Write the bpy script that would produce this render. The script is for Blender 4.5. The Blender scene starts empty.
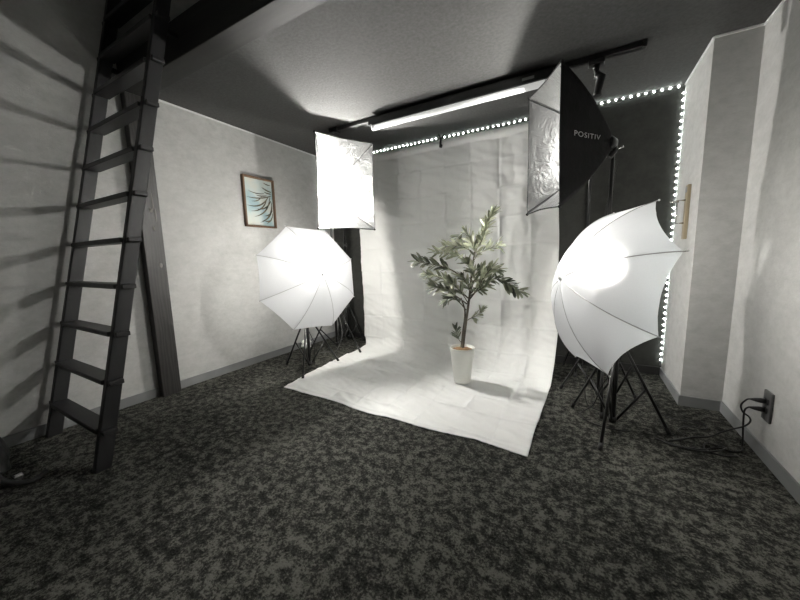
import bpy, bmesh, math, random
from mathutils import Vector, Matrix, noise
random.seed(7)
V = Vector
PI = math.pi
sc = bpy.context.scene
col = sc.collection

# ------------------------------------------------------------------ camera, world, exposure
cam_d = bpy.data.cameras.new('camera')
cam = bpy.data.objects.new('camera', cam_d)
col.objects.link(cam)
sc.camera = cam
cam_d.sensor_width = 36.0
cam_d.lens = 322.0 / 800.0 * 36.0
cam_d.clip_start = 0.02
Rm = Matrix(((0.87137325, -0.04431923, 0.48861485),
             (0.49000419, 0.12852569, -0.86219316),
             (-0.02458782, 0.99071537, 0.13371045)))
cam.matrix_world = Matrix.Translation((0, 0, 0.95)) @ Rm.to_4x4()

w = bpy.data.worlds.new('world')
sc.world = w
w.use_nodes = True
w.node_tree.nodes['Background'].inputs[0].default_value = (0.5, 0.5, 0.5, 1)
w.node_tree.nodes['Background'].inputs[1].default_value = 0.02
sc.view_settings.view_transform = 'Standard'
sc.view_settings.look = 'None'
sc.view_settings.gamma = 1.0
sc.view_settings.use_curve_mapping = False
sc.view_settings.exposure = 2.1
UMBRELLA_BULB_LEFT = 72.0
UMBRELLA_BULB_RIGHT = 44.0      # emission strengths of the lamps in the place
SOFTBOX_BULB = 420.0
SOFTBOX_BULB_DIM = 190.0
LED_CHIP = 16.0

# ------------------------------------------------------------------ materials
def mat(name, color, rough=0.6, metal=0.0, spec=0.5):
    m = bpy.data.materials.new(name)
    m.use_nodes = True
    b = m.node_tree.nodes['Principled BSDF']
    b.inputs['Base Color'].default_value = (*color, 1)
    b.inputs['Roughness'].default_value = rough
    b.inputs['Metallic'].default_value = metal
    b.inputs['Specular IOR Level'].default_value = spec
    return m

def nd(m, t, **kw):
    n = m.node_tree.nodes.new(t)
    for k, v in kw.items():
        if k in n.inputs.keys():
            n.inputs[k].default_value = v
        else:
            setattr(n, k, v)
    return n

def lk(m, a, b):
    m.node_tree.links.new(a, b)

def ramp(m, fac, stops):
    r = m.node_tree.nodes.new('ShaderNodeValToRGB')
    e = r.color_ramp.elements
    while len(e) < len(stops):
        e.new(0.5)
    for i, (p, c) in enumerate(stops):
        e[i].position = p
        e[i].color = (*c, 1)
    lk(m, fac, r.inputs[0])
    return r.outputs[0]

def noisy(m, scale, stops, detail=4, rough=0.55, bump=0.0, bdist=0.01, stretch=(1, 1, 1)):
    b = m.node_tree.nodes['Principled BSDF']
    tc = nd(m, 'ShaderNodeTexCoord')
    mp = nd(m, 'ShaderNodeMapping')
    mp.inputs['Scale'].default_value = stretch
    lk(m, tc.outputs['Object'], mp.inputs[0])
    n = nd(m, 'ShaderNodeTexNoise', Scale=scale, Detail=detail, Roughness=rough)
    lk(m, mp.outputs[0], n.inputs['Vector'])
    if stops:
        lk(m, ramp(m, n.outputs[0], stops), b.inputs['Base Color'])
    if bump:
        bp = nd(m, 'ShaderNodeBump', Strength=bump, Distance=bdist)
        lk(m, n.outputs[0], bp.inputs['Height'])
        lk(m, bp.outputs[0], b.inputs['Normal'])
    return n, mp

def g(v, t=(1, 1, 1)):
    return (v * t[0], v * t[1], v * t[2])

WT = (1.0, 1.0, 0.975)
M_wall = mat('wallpaper', g(0.53, WT), 0.85, spec=0.2)
noisy(M_wall, 14.0, [(0.25, g(0.40, WT)), (0.75, g(0.55, WT))], 9, 0.72, 0.5, 0.006, (1, 1, 1.6))
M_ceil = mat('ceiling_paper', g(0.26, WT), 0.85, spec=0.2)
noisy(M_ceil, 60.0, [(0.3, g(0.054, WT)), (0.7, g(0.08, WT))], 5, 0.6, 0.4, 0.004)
M_dark = mat('charcoal_wallpaper', g(0.05), 0.8, spec=0.25)
noisy(M_dark, 14.0, [(0.3, (0.040, 0.041, 0.038)), (0.7, (0.062, 0.063, 0.058))], 8, 0.7, 0.4, 0.005)
M_base = mat('skirting_vinyl', g(0.15), 0.5)
noisy(M_base, 5.0, [(0.3, (0.19, 0.195, 0.197)), (0.7, (0.24, 0.245, 0.247))])
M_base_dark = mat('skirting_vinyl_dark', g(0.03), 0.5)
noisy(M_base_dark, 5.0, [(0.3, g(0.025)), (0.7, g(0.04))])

M_carpet = mat('mottled_carpet', g(0.05), 0.95, spec=0.1)
def build_carpet(m):
    b = m.node_tree.nodes['Principled BSDF']
    tc = nd(m, 'ShaderNodeTexCoord')
    n1 = nd(m, 'ShaderNodeTexNoise', Scale=26.0, Detail=8.0, Roughness=0.74, Distortion=0.1)
    n2 = nd(m, 'ShaderNodeTexNoise', Scale=120.0, Detail=4.0, Roughness=0.75)
    n3 = nd(m, 'ShaderNodeTexNoise', Scale=3.2, Detail=3.0)
    for n in (n1, n2, n3):
        lk(m, tc.outputs['Object'], n.inputs['Vector'])
    a = nd(m, 'ShaderNodeMath', operation='MULTIPLY_ADD')
    a.inputs[1].default_value = 0.62
    lk(m, n2.outputs[0], a.inputs[0])
    lk(m, n1.outputs[0], a.inputs[2])
    a2 = nd(m, 'ShaderNodeMath', operation='MULTIPLY_ADD')
    a2.inputs[1].default_value = 0.2
    lk(m, n3.outputs[0], a2.inputs[0])
    lk(m, a.outputs[0], a2.inputs[2])
    c = ramp(m, a2.outputs[0], [(0.76, (0.008, 0.008, 0.0075)), (0.90, (0.034, 0.034, 0.030)),
                                (0.99, (0.115, 0.114, 0.10)), (1.0, (0.125, 0.124, 0.108))])
    lk(m, c, b.inputs['Base Color'])
    bp = nd(m, 'ShaderNodeBump', Strength=0.9, Distance=0.012)
    lk(m, a.outputs[0], bp.inputs['Height'])
    lk(m, bp.outputs[0], b.inputs['Normal'])
build_carpet(M_carpet)

M_cornice = mat('cornice_bead', g(0.72), 0.6)
M_stain = mat('black_stained_wood', g(0.02), 0.45)
noisy(M_stain, 7.0, [(0.3, (0.010, 0.010, 0.011)), (0.7, (0.024, 0.024, 0.025))], 5, 0.6, 0.25, 0.004, (1, 1, 0.12))
M_beam = mat('dark_stained_beam_wood', g(0.02), 0.6, spec=0.25)
noisy(M_beam, 9.0, [(0.3, (0.012, 0.012, 0.012)), (0.7, (0.038, 0.037, 0.035))], 6, 0.65, 0.3, 0.004, (0.1, 1, 1))
M_post = mat('dark_stained_post_wood', g(0.03), 0.4)
def build_post(m):
    b = m.node_tree.nodes['Principled BSDF']
    tc = nd(m, 'ShaderNodeTexCoord')
    mp = nd(m, 'ShaderNodeMapping')
    mp.inputs['Scale'].default_value = (1, 1, 0.16)
    lk(m, tc.outputs['Object'], mp.inputs[0])
    wv = nd(m, 'ShaderNodeTexWave', Scale=16.0, Distortion=9.0, Detail=4.0)
    wv.inputs['Detail Scale'].default_value = 1.2
    wv.bands_direction = 'Y'
    lk(m, mp.outputs[0], wv.inputs[0])
    lk(m, ramp(m, wv.outputs[0], [(0.1, (0.022, 0.021, 0.020)), (0.9, (0.036, 0.034, 0.032))]), b.inputs['Base Color'])
    bp = nd(m, 'ShaderNodeBump', Strength=0.15, Distance=0.002)
    lk(m, wv.outputs[0], bp.inputs['Height'])
    lk(m, bp.outputs[0], b.inputs['Normal'])
build_post(M_post)
M_knot = mat('knot_filler', (0.16, 0.15, 0.14), 0.6)

M_blackmetal = mat('black_painted_metal', g(0.012), 0.35)
M_blackplastic = mat('black_plastic', g(0.015), 0.4)
M_rubber = mat('black_rubber', g(0.02), 0.7)
M_chrome = mat('bright_steel', g(0.6), 0.25, 1.0)
M_cord = mat('black_cord', g(0.015), 0.5)
M_white = mat('white_plastic', g(0.8), 0.4)
M_milky = mat('milky_diffuser', g(0.5), 0.35)
M_milky.node_tree.nodes['Principled BSDF'].inputs['Emission Color'].default_value = (1, 1, .96, 1)
M_milky.node_tree.nodes['Principled BSDF'].inputs['Emission Strength'].default_value = 0.10
M_label = mat('printed_label_grey', g(0.22), 0.5)
M_print = mat('white_print', g(0.62), 0.6)

M_cloth = mat('white_backdrop_cotton', g(0.8), 0.9, spec=0.1)
noisy(M_cloth, 500.0, [(0.3, (0.76, 0.765, 0.75)), (0.7, (0.83, 0.835, 0.82))], 2, 0.5, 0.1, 0.001)

def umbrella_mat():
    m = bpy.data.materials.new('white_translucent_nylon')
    m.use_nodes = True
    nt = m.node_tree
    nt.nodes.clear()
    out = nt.nodes.new('ShaderNodeOutputMaterial')
    d = nd(m, 'ShaderNodeBsdfDiffuse')
    t = nd(m, 'ShaderNodeBsdfTranslucent')
    mx = nt.nodes.new('ShaderNodeMixShader')
    tc = nd(m, 'ShaderNodeTexCoord')
    n = nd(m, 'ShaderNodeTexNoise', Scale=240.0, Detail=2.0)
    lk(m, tc.outputs['Object'], n.inputs['Vector'])
    c = ramp(m, n.outputs[0], [(0.3, (0.46, 0.47, 0.49)), (0.7, (0.50, 0.51, 0.53))])
    lk(m, c, d.inputs[0]); lk(m, c, t.inputs[0])
    mx.inputs[0].default_value = 0.5
    lk(m, d.outputs[0], mx.inputs[1]); lk(m, t.outputs[0], mx.inputs[2])
    tr = nd(m, 'ShaderNodeBsdfRefraction', IOR=1.25, Roughness=0.78, Color=(0.93, 0.94, 0.96, 1))
    m2 = nt.nodes.new('ShaderNodeMixShader')
    m2.inputs[0].default_value = 0.42            # thin nylon scatters part of the light forwards
    lk(m, mx.outputs[0], m2.inputs[1]); lk(m, tr.outputs[0], m2.inputs[2])
    lk(m, m2.outputs[0], out.inputs[0])
    return m
M_umb = umbrella_mat()
M_rib = mat('grey_rib_wire', g(0.35), 0.4, 0.6)

def silver_mat(name, crinkle):
    m = mat(name, (0.17, 0.172, 0.17), 0.42, 0.75)
    b = m.node_tree.nodes['Principled BSDF']
    tc = nd(m, 'ShaderNodeTexCoord')
    mp = nd(m, 'ShaderNodeMapping')
    mp.inputs['Scale'].default_value = (1, 1, 1)
    lk(m, tc.outputs['Object'], mp.inputs[0])
    n = nd(m, 'ShaderNodeTexNoise', Scale=10.0, Detail=6.0, Roughness=0.65, Distortion=1.6)
    n2 = nd(m, 'ShaderNodeTexVoronoi', Scale=120.0)
    lk(m, mp.outputs[0], n.inputs['Vector'])
    lk(m, tc.outputs['Object'], n2.inputs['Vector'])
    a = nd(m, 'ShaderNodeMath', operation='MULTIPLY_ADD')
    a.inputs[1].default_value = 0.05
    lk(m, n2.outputs[0], a.inputs[0]); lk(m, n.outputs[0], a.inputs[2])
    bp = nd(m, 'ShaderNodeBump', Strength=crinkle, Distance=0.03)
    lk(m, a.outputs[0], bp.inputs['Height'])
    lk(m, bp.outputs[0], b.inputs['Normal'])
    return m
M_silver = silver_mat('crinkled_silver_lining', 0.5)
M_reflector = mat('brushed_reflector', g(0.55), 0.45, 0.7)
M_blackfab = mat('black_nylon', g(0.005), 0.6, spec=0.18)
noisy(M_blackfab, 6.0, [(0.3, g(0.003)), (0.7, g(0.007))], 4, 0.6, 0.5, 0.02)

def emis(name, color, strength):
    m = bpy.data.materials.new(name)
    m.use_nodes = True
    b = m.node_tree.nodes['Principled BSDF']
    b.inputs['Base Color'].default_value = (0.8, 0.8, 0.8, 1)
    b.inputs['Emission Color'].default_value = (*color, 1)
    b.inputs['Emission Strength'].default_value = strength
    return m
M_bulb_l = emis('left_umbrella_bulb_glow', (1.0, 0.97, 0.90), UMBRELLA_BULB_LEFT)
M_bulb_r = emis('right_umbrella_bulb_glow', (1.0, 0.97, 0.90), UMBRELLA_BULB_RIGHT)
M_bulb_s = emis('softbox_bulb_glow', (1.0, 0.98, 0.93), SOFTBOX_BULB)
M_bulb_d = emis('dim_softbox_bulb_glow', (1.0, 0.98, 0.93), SOFTBOX_BULB_DIM)
M_led = emis('led_chip_glow', (0.93, 1.0, 0.94), LED_CHIP)
M_ledtape = mat('led_tape', g(0.10), 0.5)

M_leaf = mat('olive_leaf', (0.1, 0.12, 0.07), 0.5)
at = nd(M_leaf, 'ShaderNodeAttribute')
at.attribute_name = 'leaf_tint'
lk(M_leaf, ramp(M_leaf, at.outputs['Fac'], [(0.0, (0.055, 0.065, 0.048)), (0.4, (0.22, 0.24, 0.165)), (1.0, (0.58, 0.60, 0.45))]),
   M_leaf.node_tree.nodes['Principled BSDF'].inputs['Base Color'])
M_bark = mat('olive_bark', (0.1, 0.08, 0.06), 0.8)
noisy(M_bark, 40.0, [(0.3, (0.055, 0.047, 0.035)), (0.7, (0.18, 0.155, 0.12))], 5, 0.6, 0.6, 0.004, (1, 1, 0.3))
M_pot = mat('white_ceramic', (0.80, 0.80, 0.75), 0.35)
noisy(M_pot, 3.0, [(0.3, (0.86, 0.86, 0.81)), (0.7, (0.89, 0.89, 0.84))])
M_soil = mat('coconut_fibre', (0.25, 0.15, 0.07), 0.95)
noisy(M_soil, 90.0, [(0.3, (0.13, 0.07, 0.03)), (0.7, (0.42, 0.26, 0.13))], 5, 0.7, 1.0, 0.01)

M_frame = mat('brown_picture_wood', (0.16, 0.095, 0.055), 0.5)
noisy(M_frame, 12.0, [(0.3, (0.11, 0.065, 0.04)), (0.7, (0.22, 0.135, 0.08))], 5, 0.6, 0.2, 0.002, (1, 1, 0.2))
M_paper = mat('pale_blue_print', (0.6, 0.68, 0.66), 0.6)
noisy(M_paper, 5.0, [(0.35, (0.62, 0.62, 0.56)), (0.5, (0.55, 0.62, 0.60)), (0.62, (0.36, 0.50, 0.53))], 4, 0.5)
M_palm = mat('palm_frond_ink', (0.07, 0.075, 0.05), 0.7)
noisy(M_palm, 18.0, [(0.35, (0.045, 0.05, 0.035)), (0.65, (0.17, 0.14, 0.09))], 3)
M_oak = mat('pale_wood_strip', (0.3, 0.25, 0.16), 0.5)
noisy(M_oak, 10.0, [(0.3, (0.23, 0.19, 0.12)), (0.7, (0.36, 0.30, 0.20))], 5, 0.6, 0.1, 0.002, (1, 1, 0.15))
M_plate = mat('grey_outlet_plastic', g(0.09), 0.4)
M_bag = mat('black_bag_nylon', g(0.006), 0.7)
noisy(M_bag, 20.0, [(0.3, g(0.004)), (0.7, g(0.012))], 5, 0.6, 0.6, 0.01)
M_wrap = mat('crumpled_white_plastic', (0.85, 0.85, 0.82), 0.3)

# ------------------------------------------------------------------ helpers
BASE = {}          # world position of every object's origin

def bm_new():
    return bmesh.new()

def box(bm, lo, hi, M=None):
    lo, hi = V(lo), V(hi)
    vs = [bm.verts.new(V((x, y, z))) for z in (lo.z, hi.z) for y in (lo.y, hi.y) for x in (lo.x, hi.x)]
    if M is not None:
        for v in vs:
            v.co = M @ v.co
    for f in ((0, 2, 3, 1), (4, 5, 7, 6), (0, 1, 5, 4), (1, 3, 7, 5), (3, 2, 6, 7), (2, 0, 4, 6)):
        bm.faces.new([vs[i] for i in f])
    return vs

def basis(d):
    d = V(d).normalized()
    up = V((0, 0, 1)) if abs(d.z) < 0.95 else V((1, 0, 0))
    a = d.cross(up).normalized()
    return a, d.cross(a).normalized(), d

def tube(bm, pts, r, n=10, cap=True):
    pts = [V(p) for p in pts]
    rs = r if isinstance(r, (list, tuple)) else [r] * len(pts)
    rings = []
    a = None
    for i, p in enumerate(pts):
        d = (pts[min(i + 1, len(pts) - 1)] - pts[max(i - 1, 0)])
        if d.length < 1e-9:
            d = V((0, 0, 1))
        d.normalize()
        if a is None:
            a = basis(d)[0]
        a = (a - d * a.dot(d))
        if a.length < 1e-6:
            a = basis(d)[0]
        a.normalize()
        b = d.cross(a)
        rings.append([bm.verts.new(p + rs[i] * (math.cos(2 * PI * k / n) * a + math.sin(2 * PI * k / n) * b)) for k in range(n)])
    for i in range(len(rings) - 1):
        for k in range(n):
            f = bm.faces.new((rings[i][k], rings[i][(k + 1) % n], rings[i + 1][(k + 1) % n], rings[i + 1][k]))
            f.smooth = True
    if cap:
        bm.faces.new(list(reversed(rings[0])))
        bm.faces.new(rings[-1])

def ball(bm, c, r, sx=(1, 1, 1), seg=14, ring=9):
    res = bmesh.ops.create_uvsphere(bm, u_segments=seg, v_segments=ring, radius=r)
    for v in res['verts']:
        v.co = V((v.co.x * sx[0], v.co.y * sx[1], v.co.z * sx[2])) + V(c)
    for v in res['verts']:
        for f in v.link_faces:
            f.smooth = True

def lathe(bm, prof, c=(0, 0, 0), n=32):
    rings = []
    for r, z in prof:
        rings.append([bm.verts.new(V(c) + V((r * math.cos(2 * PI * k / n), r * math.sin(2 * PI * k / n), z))) for k in range(n)])
    for i in range(len(rings) - 1):
        for k in range(n):
            f = bm.faces.new((rings[i][k], rings[i][(k + 1) % n], rings[i + 1][(k + 1) % n], rings[i + 1][k]))
            f.smooth = True
    bm.faces.new(list(reversed(rings[0])))
    bm.faces.new(rings[-1])

def bevel(bm, w=0.004, seg=2):
    bmesh.ops.bevel(bm, geom=[e for e in bm.edges], offset=w, segments=seg, affect='EDGES', profile=0.5)

def link(o, base):
    col.objects.link(o)
    BASE[o.name] = V(base)

def obj(name, bm, m, parent=None, base=None, smooth=False, recalc=True):
    """bm holds world coordinates; the object's origin sits at its parent's (or at base)"""
    if recalc:
        bmesh.ops.recalc_face_normals(bm, faces=bm.faces)
    if parent is not None:
        b = BASE[parent.name]
    else:
        b = V(base) if base is not None else V((0, 0, 0))
    for v in bm.verts:
        v.co -= b
    me = bpy.data.meshes.new(name)
    bm.to_mesh(me)
    bm.free()
    me.materials.append(m)
    if smooth:
        for p in me.polygons:
            p.use_smooth = True
    o = bpy.data.objects.new(name, me)
    link(o, b)
    if parent is not None:
        o.parent = parent
    else:
        o.location = b
    return o

def thing(name, label, cat, base, group=None):
    o = bpy.data.objects.new(name, None)
    o.empty_display_size = 0.05
    link(o, base)
    o.location = base
    o['label'] = label
    o['category'] = cat
    if group:
        o['group'] = group
    return o

def tag(o, label, cat, group=None):
    o['label'] = label
    o['category'] = cat
    if group:
        o['group'] = group
    return o

def struct(name, bm, m, label=None):
    o = obj(name, bm, m)
    o['kind'] = 'structure'
    if label:
        o['label'] = label
    return o

def bez(p, n=24):
    """smooth curve through points (Catmull-Rom)"""
    p = [V(q) for q in p]
    q = [p[0]] + p + [p[-1]]
    out = []
    for i in range(1, len(q) - 2):
        for k in range(n):
            t = k / n
            a, b, c, d = q[i - 1], q[i], q[i + 1], q[i + 2]
            out.append(0.5 * ((2 * b) + (c - a) * t + (2 * a - 5 * b + 4 * c - d) * t * t + (3 * b - a - 3 * c + d) * t ** 3))
    out.append(p[-1])
    return out

# ------------------------------------------------------------------ the room
XL, XR, XP = -2.609, 0.751, 0.560          # left wall, right wall, pillar face
YB, YP, YN = 3.038, 2.480, -1.7            # back wall, pillar front, wall behind the camera
ZC, ZT = 2.070, 3.3                        # ceiling under the loft, high ceiling
BY0, BY1, BZ0, BZ1 = 1.06, 1.18, 2.022, 2.212

def slab(name, lo, hi, m, label=None):
    b = bm_new(); box(b, lo, hi); return struct(name, b, m, label)

slab('floor', (XL - .1, YN - .1, -.1), (XR + .1, YB + .1, 0), M_carpet, 'mottled black and grey carpet floor')
slab('wall_left', (XL - .1, YN, 0), (XL, YB, ZT), M_wall, 'pale grey textured wall on the left')
slab('wall_back', (XL - .1, YB, 0), (XR + .1, YB + .1, ZT), M_dark, 'charcoal wall behind the backdrop')
slab('wall_right', (XR, YN, 0), (XR + .1, YP, ZT), M_wall, 'pale grey textured wall on the right')
slab('wall_pillar', (XP, YP, 0), (XR + .1, YB, ZC), M_wall, 'pale grey pillar in the right back corner')
slab('wall_near', (XL - .1, YN - .1, 0), (XR + .1, YN, ZT), M_wall)
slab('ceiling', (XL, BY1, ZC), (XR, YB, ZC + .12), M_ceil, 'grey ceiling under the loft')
slab('ceiling_upper', (XL - .1, YN - .1, ZT), (XR + .1, YB + .1, ZT + .1), M_wall)
BH, BT = 0.062, 0.008
slab('baseboard_left', (XL, YN, 0), (XL + BT, YB, BH), M_base)
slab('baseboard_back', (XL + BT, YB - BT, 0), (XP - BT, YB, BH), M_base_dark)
slab('baseboard_pillar', (XP - BT, YP - BT, 0), (XP, YB, BH), M_base)
slab('baseboard_front', (XP, YP - BT, 0), (XR - BT, YP, BH), M_base)
slab('baseboard_right', (XR - BT, YN, 0), (XR, YP, BH), M_base)

for nm, lo, hi in (('trim_1', (XL, BY1, ZC - .012), (XL + .006, YB, ZC)), ('trim_2', (XP - .006, YP, ZC - .010), (XP, YB, ZC)),
                   ('trim_3', (XP, YP - .006, ZC - .010), (XR, YP, ZC)), ('trim_4', (XR - .006, BY1, ZC - .010), (XR, YP - .006, ZC))):
    slab(nm, lo, hi, M_cornice)
# loft edge beam and the post below it
bm = bm_new(); box(bm, (XL, BY0, BZ0), (XR, BY1, BZ1)); bevel(bm, .003, 1)
tag(obj('wooden_beam', bm, M_beam, base=(XL, BY0, BZ0)), 'dark stained wooden beam carrying the loft edge, ladder leaning on it', 'beam')
bm = bm_new(); box(bm, (XL + .001, BY0, 0), (-2.548, BY1, BZ0)); bevel(bm, .003, 1)
post = thing('wooden_post', 'dark stained wooden post with pale knots against the left wall behind the ladder', 'post', (-2.58, 1.12, 0))
obj('shaft', bm, M_post, post)
for (y, z, a, b_) in ((1.105, 1.53, .010, .022), (1.14, 1.36, .007, .06), (1.125, 1.30, .011, .016), (1.15, 1.27, .006, .05), (1.13, 1.18, .008, .014),
                      (1.145, .93, .010, .018)):
    bm = bm_new(); ball(bm, (-2.548, y, z), 1, (.002, a, b_), 10, 7)
    obj('knot', bm, M_knot, post)

# ------------------------------------------------------------------ ladder
lad = thing('wooden_ladder', 'black stained wooden loft ladder leaning on the beam beside the left wall', 'ladder', (-2.22, .505, 0))
SL = 0.220                                  # run per unit height
ld = V((0, SL, 1)).normalized()
ln = V((0, -1, SL)).normalized()            # towards the camera side
def lp(x, z, o=0.0):
    return V((x, .512 + SL * z, z)) + ln * o
TOPZ = 2.75
for x0, x1 in ((-2.572, -2.537), (-1.925, -1.890)):
    bm = bm_new()
    vs = []
    for z in (0.0, TOPZ):
        for x in (x0, x1):
            for o in (-.031, .031):
                p = lp(x, z, o)
                if z == 0.0:
                    p = p - ld * (p.z / ld.z)
                vs.append(bm.verts.new(p))
    for f in ((0, 1, 3, 2), (4, 6, 7, 5), (0, 4, 5, 1), (2, 3, 7, 6), (0, 2, 6, 4), (1, 5, 7, 3)):
        bm.faces.new([vs[i] for i in f])
    bevel(bm, .004, 2)
    obj('rail', bm, M_stain, lad)
for i in range(12):
    z = .181 + .2205 * i
    bm = bm_new()
    c = lp(0, z)
    box(bm, (-2.537, c.y - .040, z - .013), (-1.925, c.y + .036, z + .011))
    bevel(bm, .003, 1)
    t = obj('tread', bm, M_stain, lad)
    for xa, xb in ((-2.594, -2.572), (-1.890, -1.862)):
        bm = bm_new()
        box(bm, (xa, c.y - .030, z - .012), (xb, c.y + .026, z + .010))
        bevel(bm, .004, 2)
        obj('tenon', bm, M_stain, t)

for x in (-2.555, -1.908):
    bm = bm_new()
    box(bm, (x - .012, lp(0, 2.12).y, 2.110), (x + .012, BY0, 2.130))
    obj('beam_bracket', bm, M_blackmetal, lad)

# ------------------------------------------------------------------ black bag at the left edge
bag = thing('black_bag', 'black fabric bag lying on the carpet at the left edge', 'bag', (-2.35, .16, 0))
bm = bm_new()
res = bmesh.ops.create_icosphere(bm, subdivisions=5, radius=1)
for v in bm.verts:
    p = v.co.copy()
    q = V((math.copysign(abs(p.x) ** .6, p.x), math.copysign(abs(p.y) ** .6, p.y), math.copysign(abs(p.z) ** .6, p.z)))
    k = noise.noise(p * 2.2) * .12 + noise.noise(p * 6) * .05
    s = 1 - .30 * max(0, q.z)
    v.co = V((-2.35 + q.x * .20 * s * (1 + k), .17 + q.y * .14 * s * (1 + k), max(0.0, .135 + q.z * .135 * (1 + k))))
obj('body', bm, M_bag, bag, smooth=True)
bm = bm_new(); tube(bm, bez([(-2.46, .17, .255), (-2.43, .17, .31), (-2.35, .17, .325), (-2.28, .17, .31), (-2.25, .17, .25)], 8), .010, 8)
obj('carry_handle', bm, M_bag, bag)
bm = bm_new(); tube(bm, bez([(-2.19, .20, .16), (-2.14, .24, .07), (-2.10, .27, .030), (-2.07, .33, .010), (-2.12, .38, .008)], 8), .011, 8)
st = obj('strap', bm, M_bag, bag)
bm = bm_new(); box(bm, (-2.125, .283, .024), (-2.095, .312, .046)); bevel(bm, .004, 2)
obj('buckle', bm, M_chrome, st)
st.children[0]['label'] = 'shiny metal buckle'

# ------------------------------------------------------------------ white backdrop and its stand
YK = 2.85
def edgeL(k):      # k: 0 top .. 1 foot of the hanging part .. 2 front edge
    return (-2.088 + .010 * k) if k < 1 else (-2.078 + (k - 1) * .173)
def edgeR(k):
    return (-.205 + .06 * k) if k < 1 else (-.145 - (k - 1) * .042)
NU, NV = 230, 400
rnd = random.Random(3)
gs = .236
crease_sign = {}
def crease(a, b, key):
    k = (key, round(a / gs), int(b // gs))
    if k not in crease_sign:
        crease_sign[k] = rnd.choice((-1, 1, 1)) * rnd.uniform(.25, 1.0)
    d = abs(a / gs - round(a / gs)) * gs
    return crease_sign[k] * max(0.0, 1 - d / .012)
def sstep(t):
    t = max(0.0, min(1.0, t)); return t * t * (3 - 2 * t)
bm = bm_new()
grid = []
for j in range(NV + 1):
    row = []
    v = j / NV
    for i in range(NU + 1):
        u = i / NU
        r = .09 + .36 * sstep((u - .10) / .90)                       # sweep radius grows to the right
        yfront = 1.559 - .055 * u + .012 * math.sin(u * 9.0) + .008 * math.sin(u * 23 + 1)
        top = 1.975 + .004 * math.sin(u * 14)
        l1, l2, l3 = top - r, r * PI / 2, YK - r - yfront
        s = v * (l1 + l2 + l3)
        lean = .02
        if s < l1:
            k = s / l1
            y, z = YK, top - s
            n = V((0, -1, 0))
            x0, x1 = edgeL(k), edgeR(k)
        elif s < l1 + l2:
            a = (s - l1) / r
            y, z = YK - r + r * math.cos(a), r - r * math.sin(a)
            n = V((0, -math.cos(a), math.sin(a)))
            x0, x1 = edgeL(1.0 + .25 * a), edgeR(1.0 + .25 * a)
        else:
            k = (s - l1 - l2) / l3
            y, z = YK - r - k * l3, 0
            n = V((0, 0, 1))
            k2 = 1.39 + .61 * k
            x0, x1 = edgeL(k2), edgeR(k2)
        x = x0 + (x1 - x0) * u + .006 * noise.noise(V((s * 4, u * .1, 3))) * (1 if u in (0, 1) else .6)
        xm = u * 1.85
        # folded-cloth creases, soft hanging undulation and small wrinkles
        h = .0062 * crease(xm, s, 'x') + .0052 * crease(s, xm, 'y')
        h += .009 * noise.noise(V((xm * 4.2, s * .55, 0))) * (1 if s < l1 else .35)
        q = V((xm + .35 * s, s - .3 * xm, 0))
        h += .007 * noise.noise(V((q.x * 3.0, q.y * 11.0, 5)))
        h += .006 * abs(noise.noise(V((xm * 13, s * 8, 9)))) + .004 * noise.noise(V((xm * 5 + s * 3, s * 22 - xm * 8, 4)))
        # long pull lines at the right of the hanging part
        if u > .62 and s < l1 + l2:
            t = (xm - 1.48) + .16 * (s - 1.1)
            h += .007 * math.exp(-(t / .035) ** 2) * sstep((s - .5) / .4)
            h += .010 * math.exp(-((xm - 1.60) / .06) ** 2)
        if s < .075:                                                  # hem pocket round the bar
            h = h * .4 + .018 * math.sin(PI * min(1, s / .075))
        if s > l1 + l2:
            kk = (s - l1 - l2) / l3
            ridge = noise.noise(V((xm * 2.2 + s * 2, (s * 1.3 - xm * .6) * 6.0, 2)))
            h += .010 * max(0.0, ridge) * sstep(kk * 2.5)
            h = max(h + .006, .002)
            if kk > .97:
                h = max(.002, h * .6)
        elif s > l1:
            aa = (s - l1) / l2
            h = h + .006 * aa
        p = V((x, y, z)) + n * h
        p.z = max(p.z, .0025)
        row.append(bm.verts.new(p))
    grid.append(row)
for j in range(NV):
    for i in range(NU):
        f = bm.faces.new((grid[j][i], grid[j + 1][i], grid[j + 1][i + 1], grid[j][i + 1]))
        f.smooth = True
bd = obj('backdrop_cloth', bm, M_cloth, base=(-1.1, 2.3, 0), recalc=False)
so = bd.modifiers.new('thickness', 'SOLIDIFY'); so.thickness = .0016; so.offset = -1
tag(bd, 'creased white backdrop cloth hanging by the back wall and sweeping over the carpet', 'backdrop')

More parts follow.
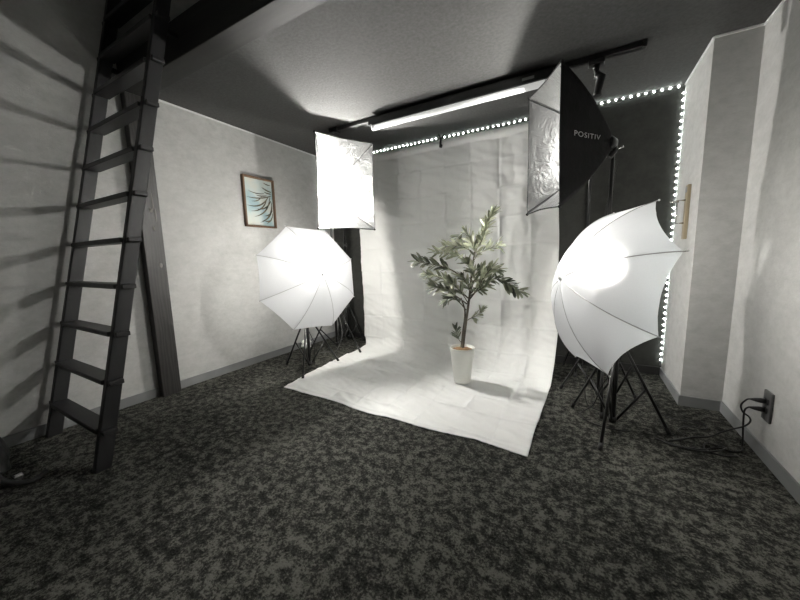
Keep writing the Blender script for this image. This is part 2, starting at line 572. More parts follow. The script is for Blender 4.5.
LEGR = .0075
def tripod(parent, c, feet, hinge, low, pole_r=.0125, top=None, top_r=.010, mid=None, upper=None):
    """column, three legs with caps and braces, collars and knobs of one stand"""
    cx, cy = c
    bm = bm_new(); tube(bm, [(cx, cy, low - .02), (cx, cy, mid)], pole_r, 12)
    obj('column', bm, M_blackmetal, parent)
    bm = bm_new(); tube(bm, [(cx, cy, mid - .03), (cx, cy, top)], top_r, 12)
    obj('upper_tube', bm, M_blackmetal, parent)
    bm = bm_new()
    tube(bm, [(cx, cy, hinge - .025), (cx, cy, hinge + .025)], .021, 12)
    obj('hinge_collar', bm, M_blackplastic, parent)
    bm = bm_new(); tube(bm, [(cx, cy, low - .015), (cx, cy, low + .015)], .019, 12)
    obj('sliding_collar', bm, M_blackplastic, parent)
    bm = bm_new(); tube(bm, [(cx, cy, mid - .028), (cx, cy, mid + .012)], .018, 12)
    k = obj('clamp_collar', bm, M_blackplastic, parent)
    bm = bm_new(); tube(bm, [(cx + .012, cy - .01, mid - .008), (cx + .045, cy - .022, mid - .008)], [.006, .011], 10)
    obj('knob', bm, M_blackplastic, k)
    for fx, fy, fz in feet:
        d = V((fx - cx, fy - cy, 0)).normalized()
        a = V((cx, cy, hinge)) + d * .02
        f = V((fx, fy, fz + .008))
        bm = bm_new(); tube(bm, [a, f], LEGR, 8)
        lg = obj('leg', bm, M_blackmetal, parent)
        e = (f - a).normalized()
        bm = bm_new(); tube(bm, [f - e * .035, f - e * .001], LEGR + .003, 8)
        obj('rubber_foot', bm, M_rubber, lg)
        m = a.lerp(f, .52)
        bm = bm_new(); tube(bm, [V((cx, cy, low)) + d * .018, m], .0065, 8)
        obj('brace', bm, M_blackmetal, parent)
        if upper:
            bm = bm_new(); tube(bm, [V((cx, cy, upper)) + d * .010, a.lerp(f, .24)], .0065, 8)
            obj('brace', bm, M_blackmetal, parent)

def ring_feet(c, r, a0, z=0.0):
    return [(c[0] + r * math.cos(math.radians(a0 + 120 * k)), c[1] + r * math.sin(math.radians(a0 + 120 * k)), z) for k in range(3)]

bs = thing('backdrop_stand', 'black metal stand holding the crossbar inside the top hem of the backdrop', 'backdrop stand', (-1.1, YK, 0))
bm = bm_new(); tube(bm, [(-2.33, YK + .004, 1.945), (.045, YK + .004, 1.945)], .011, 12)
obj('crossbar', bm, M_blackmetal, bs)
for (px, rot) in ((-2.30, 30), (.022, 258)):
    tripod(bs, (px, YK), ring_feet((px, YK), .165, rot), .40, .06, top=1.975, mid=1.1)

# clamp on the top hem
cl = thing('spring_clamp', 'small black spring clamp on the top hem of the white backdrop', 'clamp', (-1.145, YK - .02, 1.94))
for s in (-1, 1):
    bm = bm_new()
    tube(bm, bez([(-1.145 + .004 * s, YK - .018 - .012, 1.905), (-1.145, YK - .014 + s * .016, 1.945), (-1.145 + s * .004, YK - .012 + s * .010, 1.985), (-1.145 + s * .02, YK - .012 + s * .026, 2.018)], 6), [.010] * 18 + [.008], 8)
    obj('jaw', bm, M_blackplastic, cl)
bm = bm_new(); tube(bm, [(-1.163, YK - .012, 1.978), (-1.127, YK - .012, 1.978)], .007, 10)
obj('hinge_pin', bm, M_chrome, cl)

# ------------------------------------------------------------------ light stands
G_ST = 'black tripod light stands'
s1 = thing('light_stand', 'black tripod light stand under the left white umbrella', 'light stand', (-2.03, 1.962, 0), G_ST)
tripod(s1, (-2.03, 1.962), [(-1.888, 1.741, .006), (-2.295, 1.941, 0), (-1.916, 2.205, .006)], .46, .05, top=.745, mid=.56)
s2 = thing('light_stand', 'black tripod light stand carrying the glowing softbox on the left', 'light stand', (-2.185, 2.507, 0), G_ST)
tripod(s2, (-2.185, 2.507), [(-1.882, 2.50, .008), (-2.335, 2.77, 0), (-2.335, 2.245, 0)], .50, .07, top=1.54, mid=.95)
s3 = thing('light_stand', 'black tripod light stand under the right white umbrella', 'light stand', (.179, 1.985, 0), G_ST)
tripod(s3, (.179, 1.985), [(.113, 1.704, 0), (-.016, 2.143, 0), (.43, 2.031, 0)], .48, .05, top=.715, mid=.58, upper=.20)
s4 = thing('light_stand', 'black tripod light stand carrying the dark softbox with white lettering', 'light stand', (.125, 2.30, 0), G_ST)
tripod(s4, (.125, 2.30), ring_feet((.125, 2.30), .25, 32), .46, .07, top=1.50, mid=.95)

# ------------------------------------------------------------------ umbrellas and their lamps
def umbrella(C, n, R, d, roll, label, group, scallop):
    n = V(n).normalized(); C = V(C)
    yaw = math.atan2(n.x, -n.y)
    r_ = V((math.cos(yaw), math.sin(yaw), 0))
    u_ = r_.cross(n)
    if u_.z < 0:
        u_ = -u_
    a = r_ * math.cos(roll) + u_ * math.sin(roll)
    b = -r_ * math.sin(roll) + u_ * math.cos(roll)
    t = thing('studio_umbrella', label, 'umbrella', C, group)
    Rs = (R * R + d * d) / (2 * d)
    phi = math.asin(min(1, R / Rs))
    def rib(k, s):
        th = k * PI / 4
        w_ = s * phi
        return C + (math.cos(th) * a + math.sin(th) * b) * (Rs * math.sin(w_)) + n * (d - Rs * (1 - math.cos(w_)))
    bm = bm_new()
    NS, NP = 22, 14
    ap = bm.verts.new(C + n * d)
    vr = {}
    for k in range(8):
        for i in range(1, NS + 1):
            s = i / NS
            for q in range(NP):
                f = q / NP
                sag = 4 * f * (1 - f)
                s2 = s * (1 - scallop * sag * s ** 3)
                p = rib(k, s2).lerp(rib(k + 1, s2), f)
                p += n * (.006 * sag * math.sin(PI * s)) + n * .0012 * noise.noise(p * 30)
                vr[(k * NP + q, i)] = bm.verts.new(p)
    N = 8 * NP
    for q in range(N):
        f = bm.faces.new((ap, vr[(q, 1)], vr[((q + 1) % N, 1)])); f.smooth = True
        for i in range(1, NS):
            f = bm.faces.new((vr[(q, i)], vr[(q, i + 1)], vr[((q + 1) % N, i + 1)], vr[((q + 1) % N, i)])); f.smooth = True
    obj('canopy', bm, M_umb, t)
    for k in range(8):
        bm = bm_new()
        tube(bm, [rib(k, s / 14) for s in range(1, 15)] + [rib(k, 1.0) + (rib(k, 1.0) - rib(k, .9)).normalized() * .016], .0021, 6)
        rb = obj('rib', bm, M_rib, t)
        bm = bm_new()
        ball(bm, rib(k, 1.0) + (rib(k, 1.0) - rib(k, .9)).normalized() * .012, .0045, seg=8, ring=6)
        obj('rib_tip', bm, M_white, rb)
        bm = bm_new()
        tube(bm, [C + n * (d * .25), rib(k, .52) - n * .004], .0014, 6)
        obj('stretcher', bm, M_rib, t)
    bm = bm_new(); tube(bm, [C - n * .22, C + n * (d + .012)], .0045, 8)
    obj('shaft', bm, M_rib, t)
    bm = bm_new(); tube(bm, [C + n * (d - .004), C + n * (d + .016)], [.012, .006], 10)
    obj('ferrule', bm, M_white, t)
    bm = bm_new(); tube(bm, [C + n * (d * .25 - .012), C + n * (d * .25 + .012)], .010, 10)
    obj('runner', bm, M_rib, t)
    return t
UL_C, UL_N = V((-1.968, 1.965, .793)), V((.934, -.325, .15)).normalized()
UR_C, UR_N = V((.130, 1.985, .760)), V((-.885, -.412, .217)).normalized()
G_U = 'white shoot-through umbrellas on light stands'
umbrella(UL_C, UL_N, .448, .227, -.451, 'glowing white umbrella by the left wall, pointing towards the backdrop middle', G_U, .018)
umbrella(UR_C, UR_N, .448, .252, 5.144, 'glowing white umbrella by the right pillar, its far rim beside the light strip', G_U, .055)

def lamp(stand_xy, stand_top, C, n, bulb, label, bowl):
    """holder clipped on the stand top with a socket and a fat lamp bulb beside the umbrella shaft"""
    sx, sy = stand_xy
    t = thing('studio_lamp', label, 'lamp', (sx, sy, stand_top), 'lamp holders behind the white umbrellas')
    ax = C + n * ((sx - C.x) / n.x)
    bm = bm_new(); tube(bm, [(sx, sy, stand_top - .035), (sx, sy, stand_top + .02)], .017, 12)
    obj('spigot_clamp', bm, M_blackplastic, t)
    bm = bm_new()
    tube(bm, [V((sx, sy, stand_top + .01)), V((ax.x, ax.y, ax.z + .035)), V((ax.x, ax.y, ax.z + .075))], [.012, .016, .016], 10)
    obj('swivel_bracket', bm, M_blackplastic, t)
    bb = V(bulb)
    e = n
    bm = bm_new(); tube(bm, [bb - e * .13, bb - e * .055], .022, 14)
    obj('socket', bm, M_blackplastic, t)
    if bowl:
        bm = bm_new()
        shp = [(-.066, .026), (-.058, .055), (-.042, .076), (-.012, .095), (.004, .100)]
        tube(bm, [bb + e * q for q, _ in shp] + [bb + e * q + e * .003 for q, _ in reversed(shp)],
             [r for _, r in shp] + [r - .003 for _, r in reversed(shp)], 28, cap=False)
        obj('reflector', bm, M_reflector, t)
    bm = bm_new()
    A, B, D = basis(e)
    prof = [(-.065, .014), (-.05, .022), (-.03, .036), (0, .043), (.025, .038), (.042, .022), (.048, .006)]
    tube(bm, [bb + e * q for q, _ in prof], [r for _, r in prof], 16)
    obj('bulb', bm, M_bulb_r if C.x > -1 else M_bulb_l, t)
lamp((-2.03, 1.962), .745, UL_C, UL_N, UL_C + UL_N * .025 + V((0, 0, .085)), 'lamp holder with lit bulb behind the left umbrella', False)
lamp((.179, 1.985), .715, UR_C, UR_N, UR_C + UR_N * .03 + V((0, 0, .09)), 'lamp holder with lit bulb behind the right umbrella', False)

# ------------------------------------------------------------------ softboxes
def softbox(corners, apex, n, label, lit, bulge=.026):
    P = [V(c) for c in corners]        # TL, TR, BR, BL of the opening (seen from the front)
    A = V(apex); n = V(n).normalized()
    c0 = sum(P, V()) / 4
    t = thing('softbox', label, 'softbox', A, 'rectangular softboxes on light stands')
    def rod(i, s, off=0.0):
        p0 = P[i % 4]
        tip = A + (p0 - c0).normalized() * .045
        out = (p0 - c0).normalized()
        p = p0.lerp(tip, s)
        p = p + out * bulge * 4 * s * (1 - s) * .8 - n * bulge * s * (1 - s)
        if off:
            p = p - out * off
        return p
    def surf(i, s, f, off=0.0):
        p = rod(i, s, off).lerp(rod(i + 1, s, off), f)
        mid = (p - (A.lerp(c0, 1 - s)))
        inw = -mid.normalized() if mid.length > 1e-6 else V()
        sag = .022 * math.sin(PI * f) * math.sin(PI * min(1, s * 1.0)) + .010 * math.sin(PI * f) * (1 - s)
        return p + inw * sag
    NS, NF = 26, 26
    for (nm, m, off, amp) in (('shell', M_blackfab, 0.0, .003), ('lining', M_silver, .007, .004)):
        bm = bm_new()
        rings = []
        for i in range(NS + 1):
            s = i / NS
            row = []
            for k in range(4):
                for q in range(NF):
                    p = surf(k, s, q / NF, off)
                    if off and 0 < i:
                        ww = amp * noise.noise(V((p.x * 9 + k * 7, p.y * 9, p.z * 9))) * min(1, 3 * s) + .0022 * abs(noise.noise(p * 28)) * min(1, 3 * s)
                        p = p - (p - A.lerp(c0, 1 - s)).normalized() * (ww * .9 + .001)
                    row.append(bm.verts.new(p))
            rings.append(row)
        N = 4 * NF
        for i in range(NS):
            for q in range(N):
                f = bm.faces.new((rings[i][q], rings[i][(q + 1) % N], rings[i + 1][(q + 1) % N], rings[i + 1][q])); f.smooth = True
        bm.faces.new(rings[-1])
        obj(nm, bm, m, t)
    for k in range(4):
        bm = bm_new(); tube(bm, [rod(k, s / 12, .024) for s in range(0, 13)], .0036, 6)
        obj('rod', bm, M_blackmetal, t)
    bm = bm_new()
    loop = [surf(k, 0, q / 10, .003) for k in range(4) for q in range(10)]
    tube(bm, loop + [loop[0]], .0035, 6)
    obj('edge_binding', bm, M_blackfab, t)
    for k in range(4):
        bm = bm_new(); ball(bm, rod(k, 0.0, .004), .009, seg=10, ring=7)
        obj('corner_pocket', bm, M_blackfab, t)
    bm = bm_new(); tube(bm, [A - n * .035, A - n * .008, A + n * .012], [.024, .040, .044], 18)
    obj('lamp_head', bm, M_blackplastic, t)
    bm = bm_new(); tube(bm, [A + n * .012, A + n * .045], .022, 14)
    obj('socket', bm, M_white, t)
    bm = bm_new()
    prof = [(.04, .016), (.06, .024), (.085, .036), (.115, .041), (.14, .036), (.158, .02), (.163, .006)]
    tube(bm, [A + n * q for q, _ in prof], [r for _, r in prof], 16)
    obj('bulb', bm, M_bulb_s if lit else M_bulb_d, t)
    # tilt bracket and locking handle down to the stand
    bm = bm_new()
    tube(bm, [A - n * .03, A - n * .03 + V((0, 0, -.045)), V((A.x, A.y, A.z - .075))], [.016, .014, .016], 10)
    br = obj('tilt_bracket', bm, M_blackplastic, t)
    h = A - n * .03 + V((0, 0, -.035))
    sd = V((.9, -.44, 0)).normalized()
    bm = bm_new(); tube(bm, [h, h + sd * .025, h + sd * .045 + V((0, 0, .006))], [.006, .005, .007], 8)
    obj('locking_handle', bm, M_chrome, br)
    return t, surf
sbl, _ = softbox([(-1.939, 2.080, 1.973), (-1.694, 2.567, 1.971), (-1.704, 2.566, 1.202), (-1.952, 2.075, 1.197)],
                 (-2.173, 2.499, 1.589), (.893, -.45, -.012), 'glowing silver softbox hanging above the left umbrella', True)
sbr, surf_r = softbox([(-.338, 2.301, 1.915), (-.130, 1.879, 1.874), (-.115, 1.912, 1.185), (-.341, 2.374, 1.207)],
                      (.104, 2.281, 1.558), (-.898, -.439, -.041), 'black softbox with white lettering above the right umbrella, turned left', False)
# lettering on the side of the right softbox (panel between the near top and near bottom corner)
fc = bpy.data.curves.new('lettering', 'FONT')
fc.body = 'POSITIV'
fc.size = 1.0
fc.resolution_u = 4
fc.space_character = 1.12
tmp = bpy.data.objects.new('lettering_source', fc)
col.objects.link(tmp)
dg = bpy.context.evaluated_depsgraph_get()
tm = bpy.data.meshes.new_from_object(tmp.evaluated_get(dg))
bpy.data.objects.remove(tmp)
bm = bm_new(); bm.from_mesh(tm)
bmesh.ops.triangulate(bm, faces=bm.faces)
xs = [v.co.x for v in bm.verts]; x0, x1 = min(xs), max(xs)
for v in bm.verts:
    fx = (v.co.x - x0) / (x1 - x0)
    s = .235 + .50 * fx
    up = v.co.y / .7 * .030
    top, bot = surf_r(1, s, 0), surf_r(1, s, 1)
    hgt = (top - bot).length
    f = .475 - up / hgt
    p = surf_r(1, s, f)
    q1, q2 = surf_r(1, s + .02, f), surf_r(1, s, f + .02)
    nn = (q1 - p).cross(q2 - p).normalized()
    if nn.dot(V((0, 0, .95)) - p) < 0:
        nn = -nn
    v.co = p + nn * .004
obj('lettering', bm, M_print, sbr)['label'] = 'white lettering'

# ------------------------------------------------------------------ ceiling track, tube light, clamp lamp
tr = thing('ceiling_track', 'long black lighting track fixed under the ceiling in front of the backdrop', 'lighting track', (-.87, 2.325, ZC))
bm = bm_new(); box(bm, (-1.965, 2.308, 2.038), (.235, 2.342, ZC)); bevel(bm, .003, 1)
obj('rail', bm, M_blackmetal, tr)
for x in (-1.972, .242):
    bm = bm_new(); box(bm, (x - .008, 2.304, 2.034), (x + .008, 2.346, ZC)); bevel(bm, .002, 1)
    obj('end_cap', bm, M_blackplastic, tr)
bm = bm_new(); box(bm, (-1.915, 2.298, 2.026), (-1.885, 2.352, ZC)); bevel(bm, .003, 1)
obj('bracket', bm, M_blackplastic, tr)
tl = thing('tube_light', 'long white tube light in a black fixture under the ceiling track', 'tube light', (-.9, 2.29, 2.0))
bm = bm_new(); box(bm, (-1.53, 2.255, 1.985), (-.20, 2.335, 2.038)); bevel(bm, .005, 2)
bd_ = obj('fixture_body', bm, M_blackmetal, tl)
bm = bm_new(); box(bm, (-.375, 2.2535, 2.003), (-.305, 2.2548, 2.018))
obj('sticker', bm, M_label, bd_)
bm = bm_new(); tube(bm, [(-1.485, 2.275, 1.966), (-.24, 2.275, 1.966)], .0195, 16)
df = obj('diffuser', bm, M_milky, tl)
for x in (-1.49, -.235):
    bm = bm_new(); tube(bm, [(x - .008, 2.275, 1.966), (x + .008, 2.275, 1.966)], .021, 16)
    obj('end_cap', bm, M_white, tl)
sp = thing('track_spotlight', 'small black spotlight hanging from the right end of the ceiling track', 'spotlight', (.03, 2.325, 2.038))
bm = bm_new(); box(bm, (-.02, 2.302, 2.012), (.06, 2.348, 2.038)); bevel(bm, .003, 1)
obj('adapter', bm, M_blackplastic, sp)
bm = bm_new(); tube(bm, [(.02, 2.325, 2.014), (.022, 2.325, 1.975), (.028, 2.325, 1.955)], [.018, .013, .012], 12)
ar = obj('arm', bm, M_blackmetal, sp)
bm = bm_new(); ball(bm, (.008, 2.309, 1.998), .0095, (.6, .6, 1.3), 10, 8)
obj('knob', bm, M_chrome, ar)
bm = bm_new(); tube(bm, [(.020, 2.325, 1.962), (.046, 2.325, 1.945), (.034, 2.325, 1.868), (.032, 2.325, 1.845)], [.022, .024, .020, .024], 14)
obj('lamp_head', bm, M_blackmetal, sp)

# ------------------------------------------------------------------ LED light strips
def led_strip(label, p0, p1, step, nrm, tape_w):
    p0, p1, nrm = V(p0), V(p1), V(nrm)
    d = (p1 - p0).normalized()
    side = d.cross(nrm).normalized()
    t = thing('led_strip', label, 'light strip', p0.lerp(p1, .5), 'led strips round the charcoal wall')
    def bar(c0, c1, wd, th, o):
        bm = bm_new()
        vs = [bm.verts.new(c + side * s * wd / 2 + nrm * (o + q * th)) for c in (c0, c1) for s in (-1, 1) for q in (0, 1)]
        for f in ((0, 1, 3, 2), (4, 6, 7, 5), (0, 4, 5, 1), (2, 3, 7, 6), (0, 2, 6, 4), (1, 5, 7, 3)):
            bm.faces.new([vs[i] for i in f])
        return bm
    obj('tape', bar(p0, p1, tape_w, .002, 0.0), M_ledtape, t)
    L = (p1 - p0).length
    n = int(L / step)
    first = None
    for k in range(n):
        c = p0 + d * (step * (k + .5))
        if first is None:
            bm = bm_new()
            ball(bm, c + nrm * .003, .0058, (1, 1, 1), 8, 6)
            first = obj('led', bm, M_led, t)
            c00 = c
        else:
            o = first.copy()
            col.objects.link(o)
            o.parent = t
            o.location = first.location + (c - c00)
led_strip('row of white LED lights along the top of the back wall', (-2.56, YB - .001, ZC - .009), (XP - .004, YB - .001, ZC - .009), .045, (0, -1, 0), .008)
led_strip('row of white LED lights running down the right corner of the back wall', (XP - .007, YB - .001, ZC - .035), (XP - .007, YB - .001, .075), .045, (0, -1, 0), .008)

# ------------------------------------------------------------------ potted olive tree
PX, PY = -.748, 2.238
tree = thing('potted_olive_tree', 'small olive tree with pale green leaves in a white pot on the backdrop', 'potted plant', (PX, PY, 0))
bm = bm_new()
lathe(bm, [(.058, .009), (.062, .012), (.089, .262), (.091, .272), (.088, .275), (.083, .272), (.080, .245)], (PX, PY, 0), 40)
obj('pot', bm, M_pot, tree)
bm = bm_new()
rings = []
lathe(bm, [(.079, .235), (.079, .254), (.06, .262), (.03, .266), (.008, .268)], (PX, PY, 0), 36)
for v in bm.verts:
    v.co += V((0, 0, .006 * noise.noise(v.co * 60)))
obj('soil', bm, M_soil, tree)

CAMP = V((0, 0, .95)); 
def at_px(x, y, Y):
    """point of the plane at depth Y seen at pixel (x, y) of the photograph"""
    d = Rm @ V((x - 400, -(y - 300), -322))
    return CAMP + d * (Y / d.y)
rl = random.Random(11)
def leaf(bm, lay, p, d, nrm, L, W, tint):
    d = d.normalized()
    s = d.cross(nrm)
    if s.length < 1e-5:
        s = basis(d)[0]
    s.normalize()
    nn = s.cross(d).normalized()
    pts = [(0, 0), (.22, .36), (.5, .5), (.82, .38), (1, 0)]
    left, right, midv = [], [], []
    for k, (a, wd) in enumerate(pts):
        c = p + d * (L * a) - nn * (.10 * L * a * a)
        midv.append(bm.verts.new(c))
        if 0 < k < 4:
            left.append(bm.verts.new(c + s * W * wd + nn * W * .14))
            right.append(bm.verts.new(c - s * W * wd + nn * W * .14))
    fs = [(midv[0], left[0], midv[1]), (midv[0], midv[1], right[0]),
          (midv[1], left[0], left[1], midv[2]), (midv[1], midv[2], right[1], right[0]),
          (midv[2], left[1], left[2], midv[3]), (midv[2], midv[3], right[2], right[1]),
          (midv[3], left[2], midv[4]), (midv[3], midv[4], right[2])]
    for f in fs:
        ff = bm.faces.new(f)
        ff.smooth = True
        for lpp in ff.loops:
            lpp[lay] = (tint, tint, tint, 1)

def spray(pts, r0, r1, n_leaves, start, tints, Ls=(.050, .092), tip=3):
    path = bez(pts, 10)
    m = len(path)
    bm = bm_new()
    tube(bm, path, [r0 + (r1 - r0) * i / (m - 1) for i in range(m)], 7)
    br = obj('branch', bm, M_bark, tree)
    bm = bm_new()
    lay = bm.loops.layers.float_color.new('leaf_tint')
    n_leaves = int(n_leaves * 2.3)
    for k in range(n_leaves):
        f = start + (1 - start) * (k + rl.random() * .6) / n_leaves
        i = min(m - 2, int(f * (m - 1)))
        p = path[i].lerp(path[i + 1], f * (m - 1) - i)
        d = (path[i + 1] - path[i]).normalized()
        A, B, _ = basis(d)
        th = (k % 2) * PI + rl.uniform(-.9, .9) + (k // 2) * .5
        sd = A * math.cos(th) + B * math.sin(th)
        dd = d * rl.uniform(.55, 1.0) + sd * rl.uniform(.45, .95) + V((0, 0, rl.uniform(-.1, .25)))
        up = V((rl.uniform(-.6, .6), rl.uniform(-1.0, .1), 1)).normalized()
        L = rl.uniform(*Ls)
        leaf(bm, lay, p, dd, up, L, L * rl.uniform(.23, .31), min(1, max(0, rl.uniform(*tints) + rl.uniform(-.15, .15))))
    for k in range(tip):
        d = (path[-1] - path[-3]).normalized()
        A, B, _ = basis(d)
        th = rl.uniform(0, 2 * PI)
        dd = d + (A * math.cos(th) + B * math.sin(th)) * .3
        leaf(bm, lay, path[-1], dd, V((0, -.5, 1)), rl.uniform(*Ls), .018, rl.uniform(*tints))
    fo = obj('foliage', bm, M_leaf, br, recalc=False)

Yt = PY
bm = bm_new()
trunk = bez([(PX, PY, .24), at_px(465, 330, Yt + .005), at_px(469, 300, Yt), at_px(472, 272, Yt), at_px(475, 252, Yt), at_px(480, 236, Yt - .01)], 8)
tube(bm, trunk, [.0105 - .0065 * i / (len(trunk) - 1) for i in range(len(trunk))], 10)
obj('trunk', bm, M_bark, tree)
bm = bm_new()
t2 = bez([(PX - .012, PY + .008, .24), at_px(463, 332, Yt + .02), at_px(465, 312, Yt + .02), at_px(461, 298, Yt + .03)], 8)
tube(bm, t2, [.0085 - .004 * i / (len(t2) - 1) for i in range(len(t2))], 10)
obj('trunk', bm, M_bark, tree)
def BR(pix, **k):
    spray([at_px(x, y, Yt + dy) for x, y, dy in pix], **k)
LT, MD, DK = (.55, 1.0), (.3, .75), (.0, .35)  # lit look of upper sprays and darker low ones put into the leaf colour
BR([(480, 236, -.01), (485, 228, -.01), (490, 218, 0), (493, 213, 0)], r0=.004, r1=.0015, n_leaves=18, start=.1, tints=(.3, .85), Ls=(.05, .08))
BR([(476, 250, 0), (482, 240, -.05), (486, 228, -.06)], r0=.004, r1=.0015, n_leaves=15, start=.1, tints=LT)
BR([(477, 247, 0), (472, 240, .05), (465, 233, .08), (458, 238, .09)], r0=.004, r1=.0015, n_leaves=15, start=.15, tints=(.25, .8))
BR([(475, 254, 0), (466, 248, -.04), (455, 246, -.06), (445, 247, -.06)], r0=.004, r1=.0015, n_leaves=20, start=.2, tints=LT)
BR([(473, 262, 0), (462, 257, .04), (450, 254, .06), (436, 252, .06)], r0=.004, r1=.0015, n_leaves=17, start=.3, tints=(.35, .9))
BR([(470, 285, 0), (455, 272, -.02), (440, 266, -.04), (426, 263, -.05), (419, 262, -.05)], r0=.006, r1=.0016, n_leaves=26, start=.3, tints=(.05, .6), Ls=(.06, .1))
BR([(468, 298, 0), (452, 284, .04), (438, 277, .07), (426, 275, .08)], r0=.006, r1=.0016, n_leaves=22, start=.3, tints=(.25, .75))
BR([(467, 304, 0), (456, 296, -.05), (446, 289, -.08), (436, 287, -.1)], r0=.005, r1=.0016, n_leaves=20, start=.3, tints=(.25, .8), Ls=(.06, .1))
BR([(466, 310, .01), (459, 302, .05), (452, 298, .07), (446, 300, .07)], r0=.005, r1=.0016, n_leaves=13, start=.3, tints=(.0, .5))
BR([(469, 300, 0), (478, 288, -.02), (484, 277, -.03), (492, 268, -.03)], r0=.006, r1=.0016, n_leaves=22, start=.25, tints=(.3, .95))
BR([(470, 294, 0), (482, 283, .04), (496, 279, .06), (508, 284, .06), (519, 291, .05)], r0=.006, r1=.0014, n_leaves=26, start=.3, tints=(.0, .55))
BR([(471, 285, 0), (478, 275, .06), (486, 270, .09), (497, 270, .1)], r0=.005, r1=.0014, n_leaves=15, start=.25, tints=(.1, .7))
BR([(472, 275, 0), (470, 268, -.07), (466, 262, -.11)], r0=.004, r1=.0014, n_leaves=12, start=.3, tints=(.3, .9))
BR([(470, 296, 0), (468, 286, -.06), (462, 278, -.1)], r0=.004, r1=.0014, n_leaves=12, start=.3, tints=(.15, .7))
BR([(471, 290, 0), (474, 280, -.08), (473, 271, -.12)], r0=.004, r1=.0014, n_leaves=12, start=.3, tints=(.2, .85))
BR([(473, 262, 0), (477, 254, -.06), (472, 245, -.10)], r0=.003, r1=.0014, n_leaves=11, start=.3, tints=LT)
BR([(470, 296, 0), (479, 290, -.08), (487, 286, -.11)], r0=.004, r1=.0014, n_leaves=11, start=.3, tints=(.2, .8))
BR([(468, 303, 0), (461, 292, -.09), (452, 283, -.12)], r0=.004, r1=.0014, n_leaves=12, start=.3, tints=(.3, .9))
BR([(474, 258, 0), (482, 252, .02), (490, 248, .03), (497, 246, .03)], r0=.003, r1=.0012, n_leaves=9, start=.3, tints=(.4, .9))
BR([(465, 322, .01), (471, 318, 0), (476, 316, -.01), (481, 311, -.01)], r0=.003, r1=.0012, n_leaves=9, start=.3, tints=(.3, .8), Ls=(.045, .07))
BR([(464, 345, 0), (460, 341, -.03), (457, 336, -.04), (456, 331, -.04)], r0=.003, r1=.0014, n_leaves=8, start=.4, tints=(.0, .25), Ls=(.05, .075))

# ------------------------------------------------------------------ picture on the left wall
pic = thing('framed_picture', 'framed palm frond print in a thin brown frame on the left wall', 'picture', (XL, 2.035, 1.47))
y0, y1, z0, z1 = 1.860, 2.187, 1.247, 1.690
fw, fd = .016, .030
for nm, lo, hi in (('l', (y0, z0), (y0 + fw, z1)), ('r', (y1 - fw, z0), (y1, z1)), ('b', (y0 + fw, z0), (y1 - fw, z0 + fw)), ('t', (y0 + fw, z1 - fw), (y1 - fw, z1))):
    bm = bm_new(); box(bm, (XL + .0005, lo[0], lo[1]), (XL + fd, hi[0], hi[1])); bevel(bm, .002, 1)
    obj('frame_bar', bm, M_frame, pic)
bm = bm_new(); box(bm, (XL + .0005, y0 + fw, z0 + fw), (XL + .008, y1 - fw, z1 - fw))
pr = obj('print', bm, M_paper, pic)
pr['label'] = 'pale blue print with dark palm fronds'
bm = bm_new()
rp = random.Random(5)
def stroke(a, b, bend, wd):
    a, b = V(a), V(b)
    dv = b - a
    nv = V((0, -dv.z, dv.y)).normalized()
    L, R_ = [], []
    for k in range(9):
        t = k / 8
        c = a + dv * t + nv * bend * 4 * t * (1 - t)
        ww = wd * (math.sin(PI * min(1, .12 + t * .88)) ** .7) / 2 + .0006
        L.append(bm.verts.new(c + nv * ww)); R_.append(bm.verts.new(c - nv * ww))
    for k in range(8):
        bm.faces.new((L[k], L[k + 1], R_[k + 1], R_[k]))
xf = XL + .0088
def pp(u, v):          # u 0 left..1 right, v 0 bottom..1 top inside the print
    return (xf, y0 + fw + .004 + u * (y1 - y0 - 2 * fw - .008), z0 + fw + .004 + v * (z1 - z0 - 2 * fw - .008))
for (a, b, bend, wd) in (((.98, .70), (.05, .60), .018, .010), ((.80, .685), (.40, .66), .006, .009), ((.98, .78), (.62, .86), .006, .012), ((.98, .74), (.70, .76), .004, .010),
                         ((.86, .66), (.05, .42), .040, .012), ((.80, .62), (.18, .30), .038, .012), ((.92, .66), (.28, .18), .045, .013), ((.95, .58), (.38, .36), .030, .012),
                         ((.97, .55), (.48, .06), .045, .013), ((.98, .44), (.56, .10), .030, .012), ((.98, .36), (.66, .22), .014, .011), ((.98, .30), (.72, .05), .02, .011),
                         ((.92, .14), (.66, .10), .006, .012), ((.95, .93), (.70, .96), .004, .009), ((.70, .72), (.12, .74), .012, .007), ((.60, .64), (.22, .52), .016, .008)):
    stroke(pp(*a), pp(*b), bend, wd)
obj('palm_fronds', bm, M_palm, pr, recalc=False)

# ------------------------------------------------------------------ wooden strip with metal handle on the pillar
wh = thing('wall_hook', 'pale wooden strip with a metal handle on the pillar beside the light strip', 'wall hook', (XP, 2.68, 1.18))
bm = bm_new(); box(bm, (XP - .018, 2.655, 1.015), (XP - .0005, 2.705, 1.345)); bevel(bm, .002, 1)
obj('wooden_strip', bm, M_oak, wh)
bm = bm_new(); box(bm, (XP - .020, 2.662, 1.300), (XP - .018, 2.698, 1.335)); 
obj('metal_plate', bm, M_label, wh)
bm = bm_new()
tube(bm, [(XP - .016, 2.682, 1.255), (XP - .058, 2.682, 1.255), (XP - .058, 2.682, 1.115), (XP - .016, 2.682, 1.115)], .006, 8)
obj('metal_handle', bm, M_chrome, wh)
bm = bm_new(); tube(bm, [(XP - .05, 2.682, 1.250), (XP - .095, 2.682, 1.250)], .008, 8)
obj('hook', bm, M_chrome, wh)

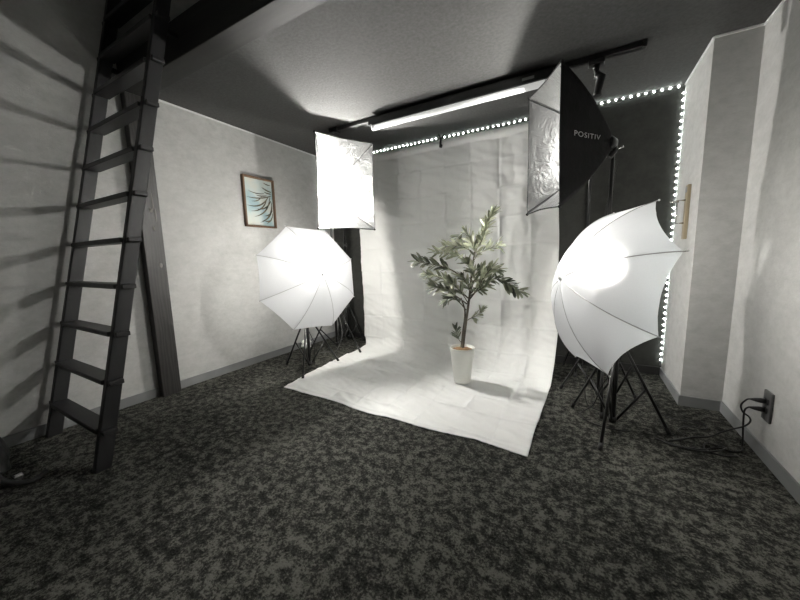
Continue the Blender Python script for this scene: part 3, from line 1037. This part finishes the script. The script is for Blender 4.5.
# ------------------------------------------------------------------ outlet, plugs and cords on the right
ol = thing('wall_outlet', 'dark grey power outlet plate low on the right wall', 'outlet', (XR, 1.975, .25))
bm = bm_new(); box(bm, (XR - .010, 1.938, .182), (XR - .0005, 2.010, .318)); bevel(bm, .003, 2)
obj('cover_plate', bm, M_plate, ol)
for z in (.272, .232):
    bm = bm_new(); box(bm, (XR - .014, 1.957, z - .013), (XR - .010, 1.992, z + .013)); bevel(bm, .002, 1)
    obj('socket', bm, M_blackplastic, ol)
def cord(name, label, z, pts, plug_end):
    t = thing(name, label, 'power cord', (XR - .02, 1.975, z), 'power cords plugged into the right wall')
    bm = bm_new(); tube(bm, [(XR - .0145, 1.975, z), (XR - .030, 1.977, z), (XR - .045, 1.980, z - .001), plug_end], [.012, .011, .008, .004], 10)
    obj('plug', bm, M_blackplastic, t)
    bm = bm_new(); tube(bm, bez([plug_end] + pts, 12), .0036, 8)
    obj('cable', bm, M_cord, t)
cord('power_cord', 'black cord in the upper outlet socket, looping left over the carpet', .272,
     [(.684, 1.995, .260), (.670, 2.0, .229), (.679, 2.0, .197), (.699, 1.995, .180), (.703, 1.99, .160), (.690, 2.0, .130), (.672, 2.06, .080),
      (.645, 2.10, .035), (.60, 2.09, .006), (.53, 2.05, .005), (.46, 1.99, .005), (.42, 1.96, .005)],
     (XR - .060, 1.983, .270))
cord('power_cord', 'black cord in the lower outlet socket, dropping straight to the carpet', .232,
     [(.684, 1.993, .217), (.683, 2.0, .193), (.692, 2.02, .126), (.706, 2.045, .038), (.708, 2.05, .006), (.69, 2.0, .005), (.65, 1.975, .005), (.60, 1.985, .005), (.55, 1.94, .005),
      (.49, 1.925, .005), (.42, 1.915, .005), (.37, 1.95, .005)],
     (XR - .060, 1.983, .231))
for i, (lab, pts) in enumerate((
    ('black cable coiled loosely on the carpet below the outlet', [(.66, 1.94, .005), (.60, 1.915, .005), (.55, 1.94, .005), (.56, 1.99, .012), (.60, 2.01, .005), (.63, 1.98, .012), (.58, 1.93, .012), (.50, 1.91, .005), (.42, 1.93, .005), (.36, 1.95, .005)]),
    ('thin black cable on the carpet between pillar and umbrella stand', [(.44, 2.26, .005), (.50, 2.23, .005), (.56, 2.24, .005), (.62, 2.22, .005), (.60, 2.17, .005), (.53, 2.15, .012), (.48, 2.10, .005), (.50, 2.05, .005)]))):
    bm = bm_new(); tube(bm, bez(pts, 10), .0034, 8)
    tag(obj('loose_cable', bm, M_cord, base=pts[0]), lab, 'cable', 'cables lying on the carpet')

# lamp cables hanging down beside the stands
M_greycord = mat('grey_cord', g(0.16), 0.5)
def lamp_cable(label, pts, m=M_cord):
    bm = bm_new(); tube(bm, bez(pts, 10), .003, 7)
    tag(obj('lamp_cable', bm, m, base=pts[-1]), label, 'cable', 'lamp cables hanging down the stands')
lamp_cable('black lamp cable winding down the right umbrella stand', [(.20, 2.005, .70), (.165, 2.02, .52), (.205, 2.02, .40), (.155, 2.03, .28), (.12, 2.03, .2), (.09, 2.06, .08), (.03, 2.05, .02), (.06, 2.0, .005), (.16, 1.96, .005), (.26, 1.97, .005)])
lamp_cable('black lamp cable hanging behind the right umbrella, from the dark softbox', [(.155, 2.31, 1.45), (.10, 2.325, 1.1), (.15, 2.32, .7), (.09, 2.28, .4), (.05, 2.22, .18), (.06, 2.2, .03), (.12, 2.17, .005), (.2, 2.15, .005)])
lamp_cable('black lamp cable winding down the left umbrella stand', [(-2.05, 1.98, .72), (-2.01, 1.985, .5), (-2.05, 1.99, .35), (-2.0, 2.0, .22), (-2.03, 2.02, .08), (-2.08, 2.06, .006), (-2.18, 2.12, .005), (-2.25, 2.05, .005)])
lamp_cable('grey cable hanging from the glowing left softbox to the carpet', [(-2.20, 2.49, 1.5), (-2.16, 2.485, 1.1), (-2.20, 2.48, .7), (-2.12, 2.47, .42), (-2.07, 2.46, .2), (-2.14, 2.44, .02), (-2.22, 2.40, .005), (-2.3, 2.33, .005)], M_greycord)

# crumpled white plastic by the left wall
bm = bm_new()
bmesh.ops.create_icosphere(bm, subdivisions=3, radius=1)
for v in bm.verts:
    p = v.co.copy()
    k = 1 + .55 * noise.noise(p * 2.6 + V((3, 1, 2))) + .25 * noise.noise(p * 6)
    v.co = V((-2.545 + p.x * .040 * k, 2.43 + p.y * .060 * k, max(.001, .045 + p.z * .05 * k)))
tag(obj('plastic_wrapper', bm, M_wrap, base=(-2.545, 2.43, 0)), 'small crumpled white plastic wrapper on the carpet by the left wall', 'wrapper')
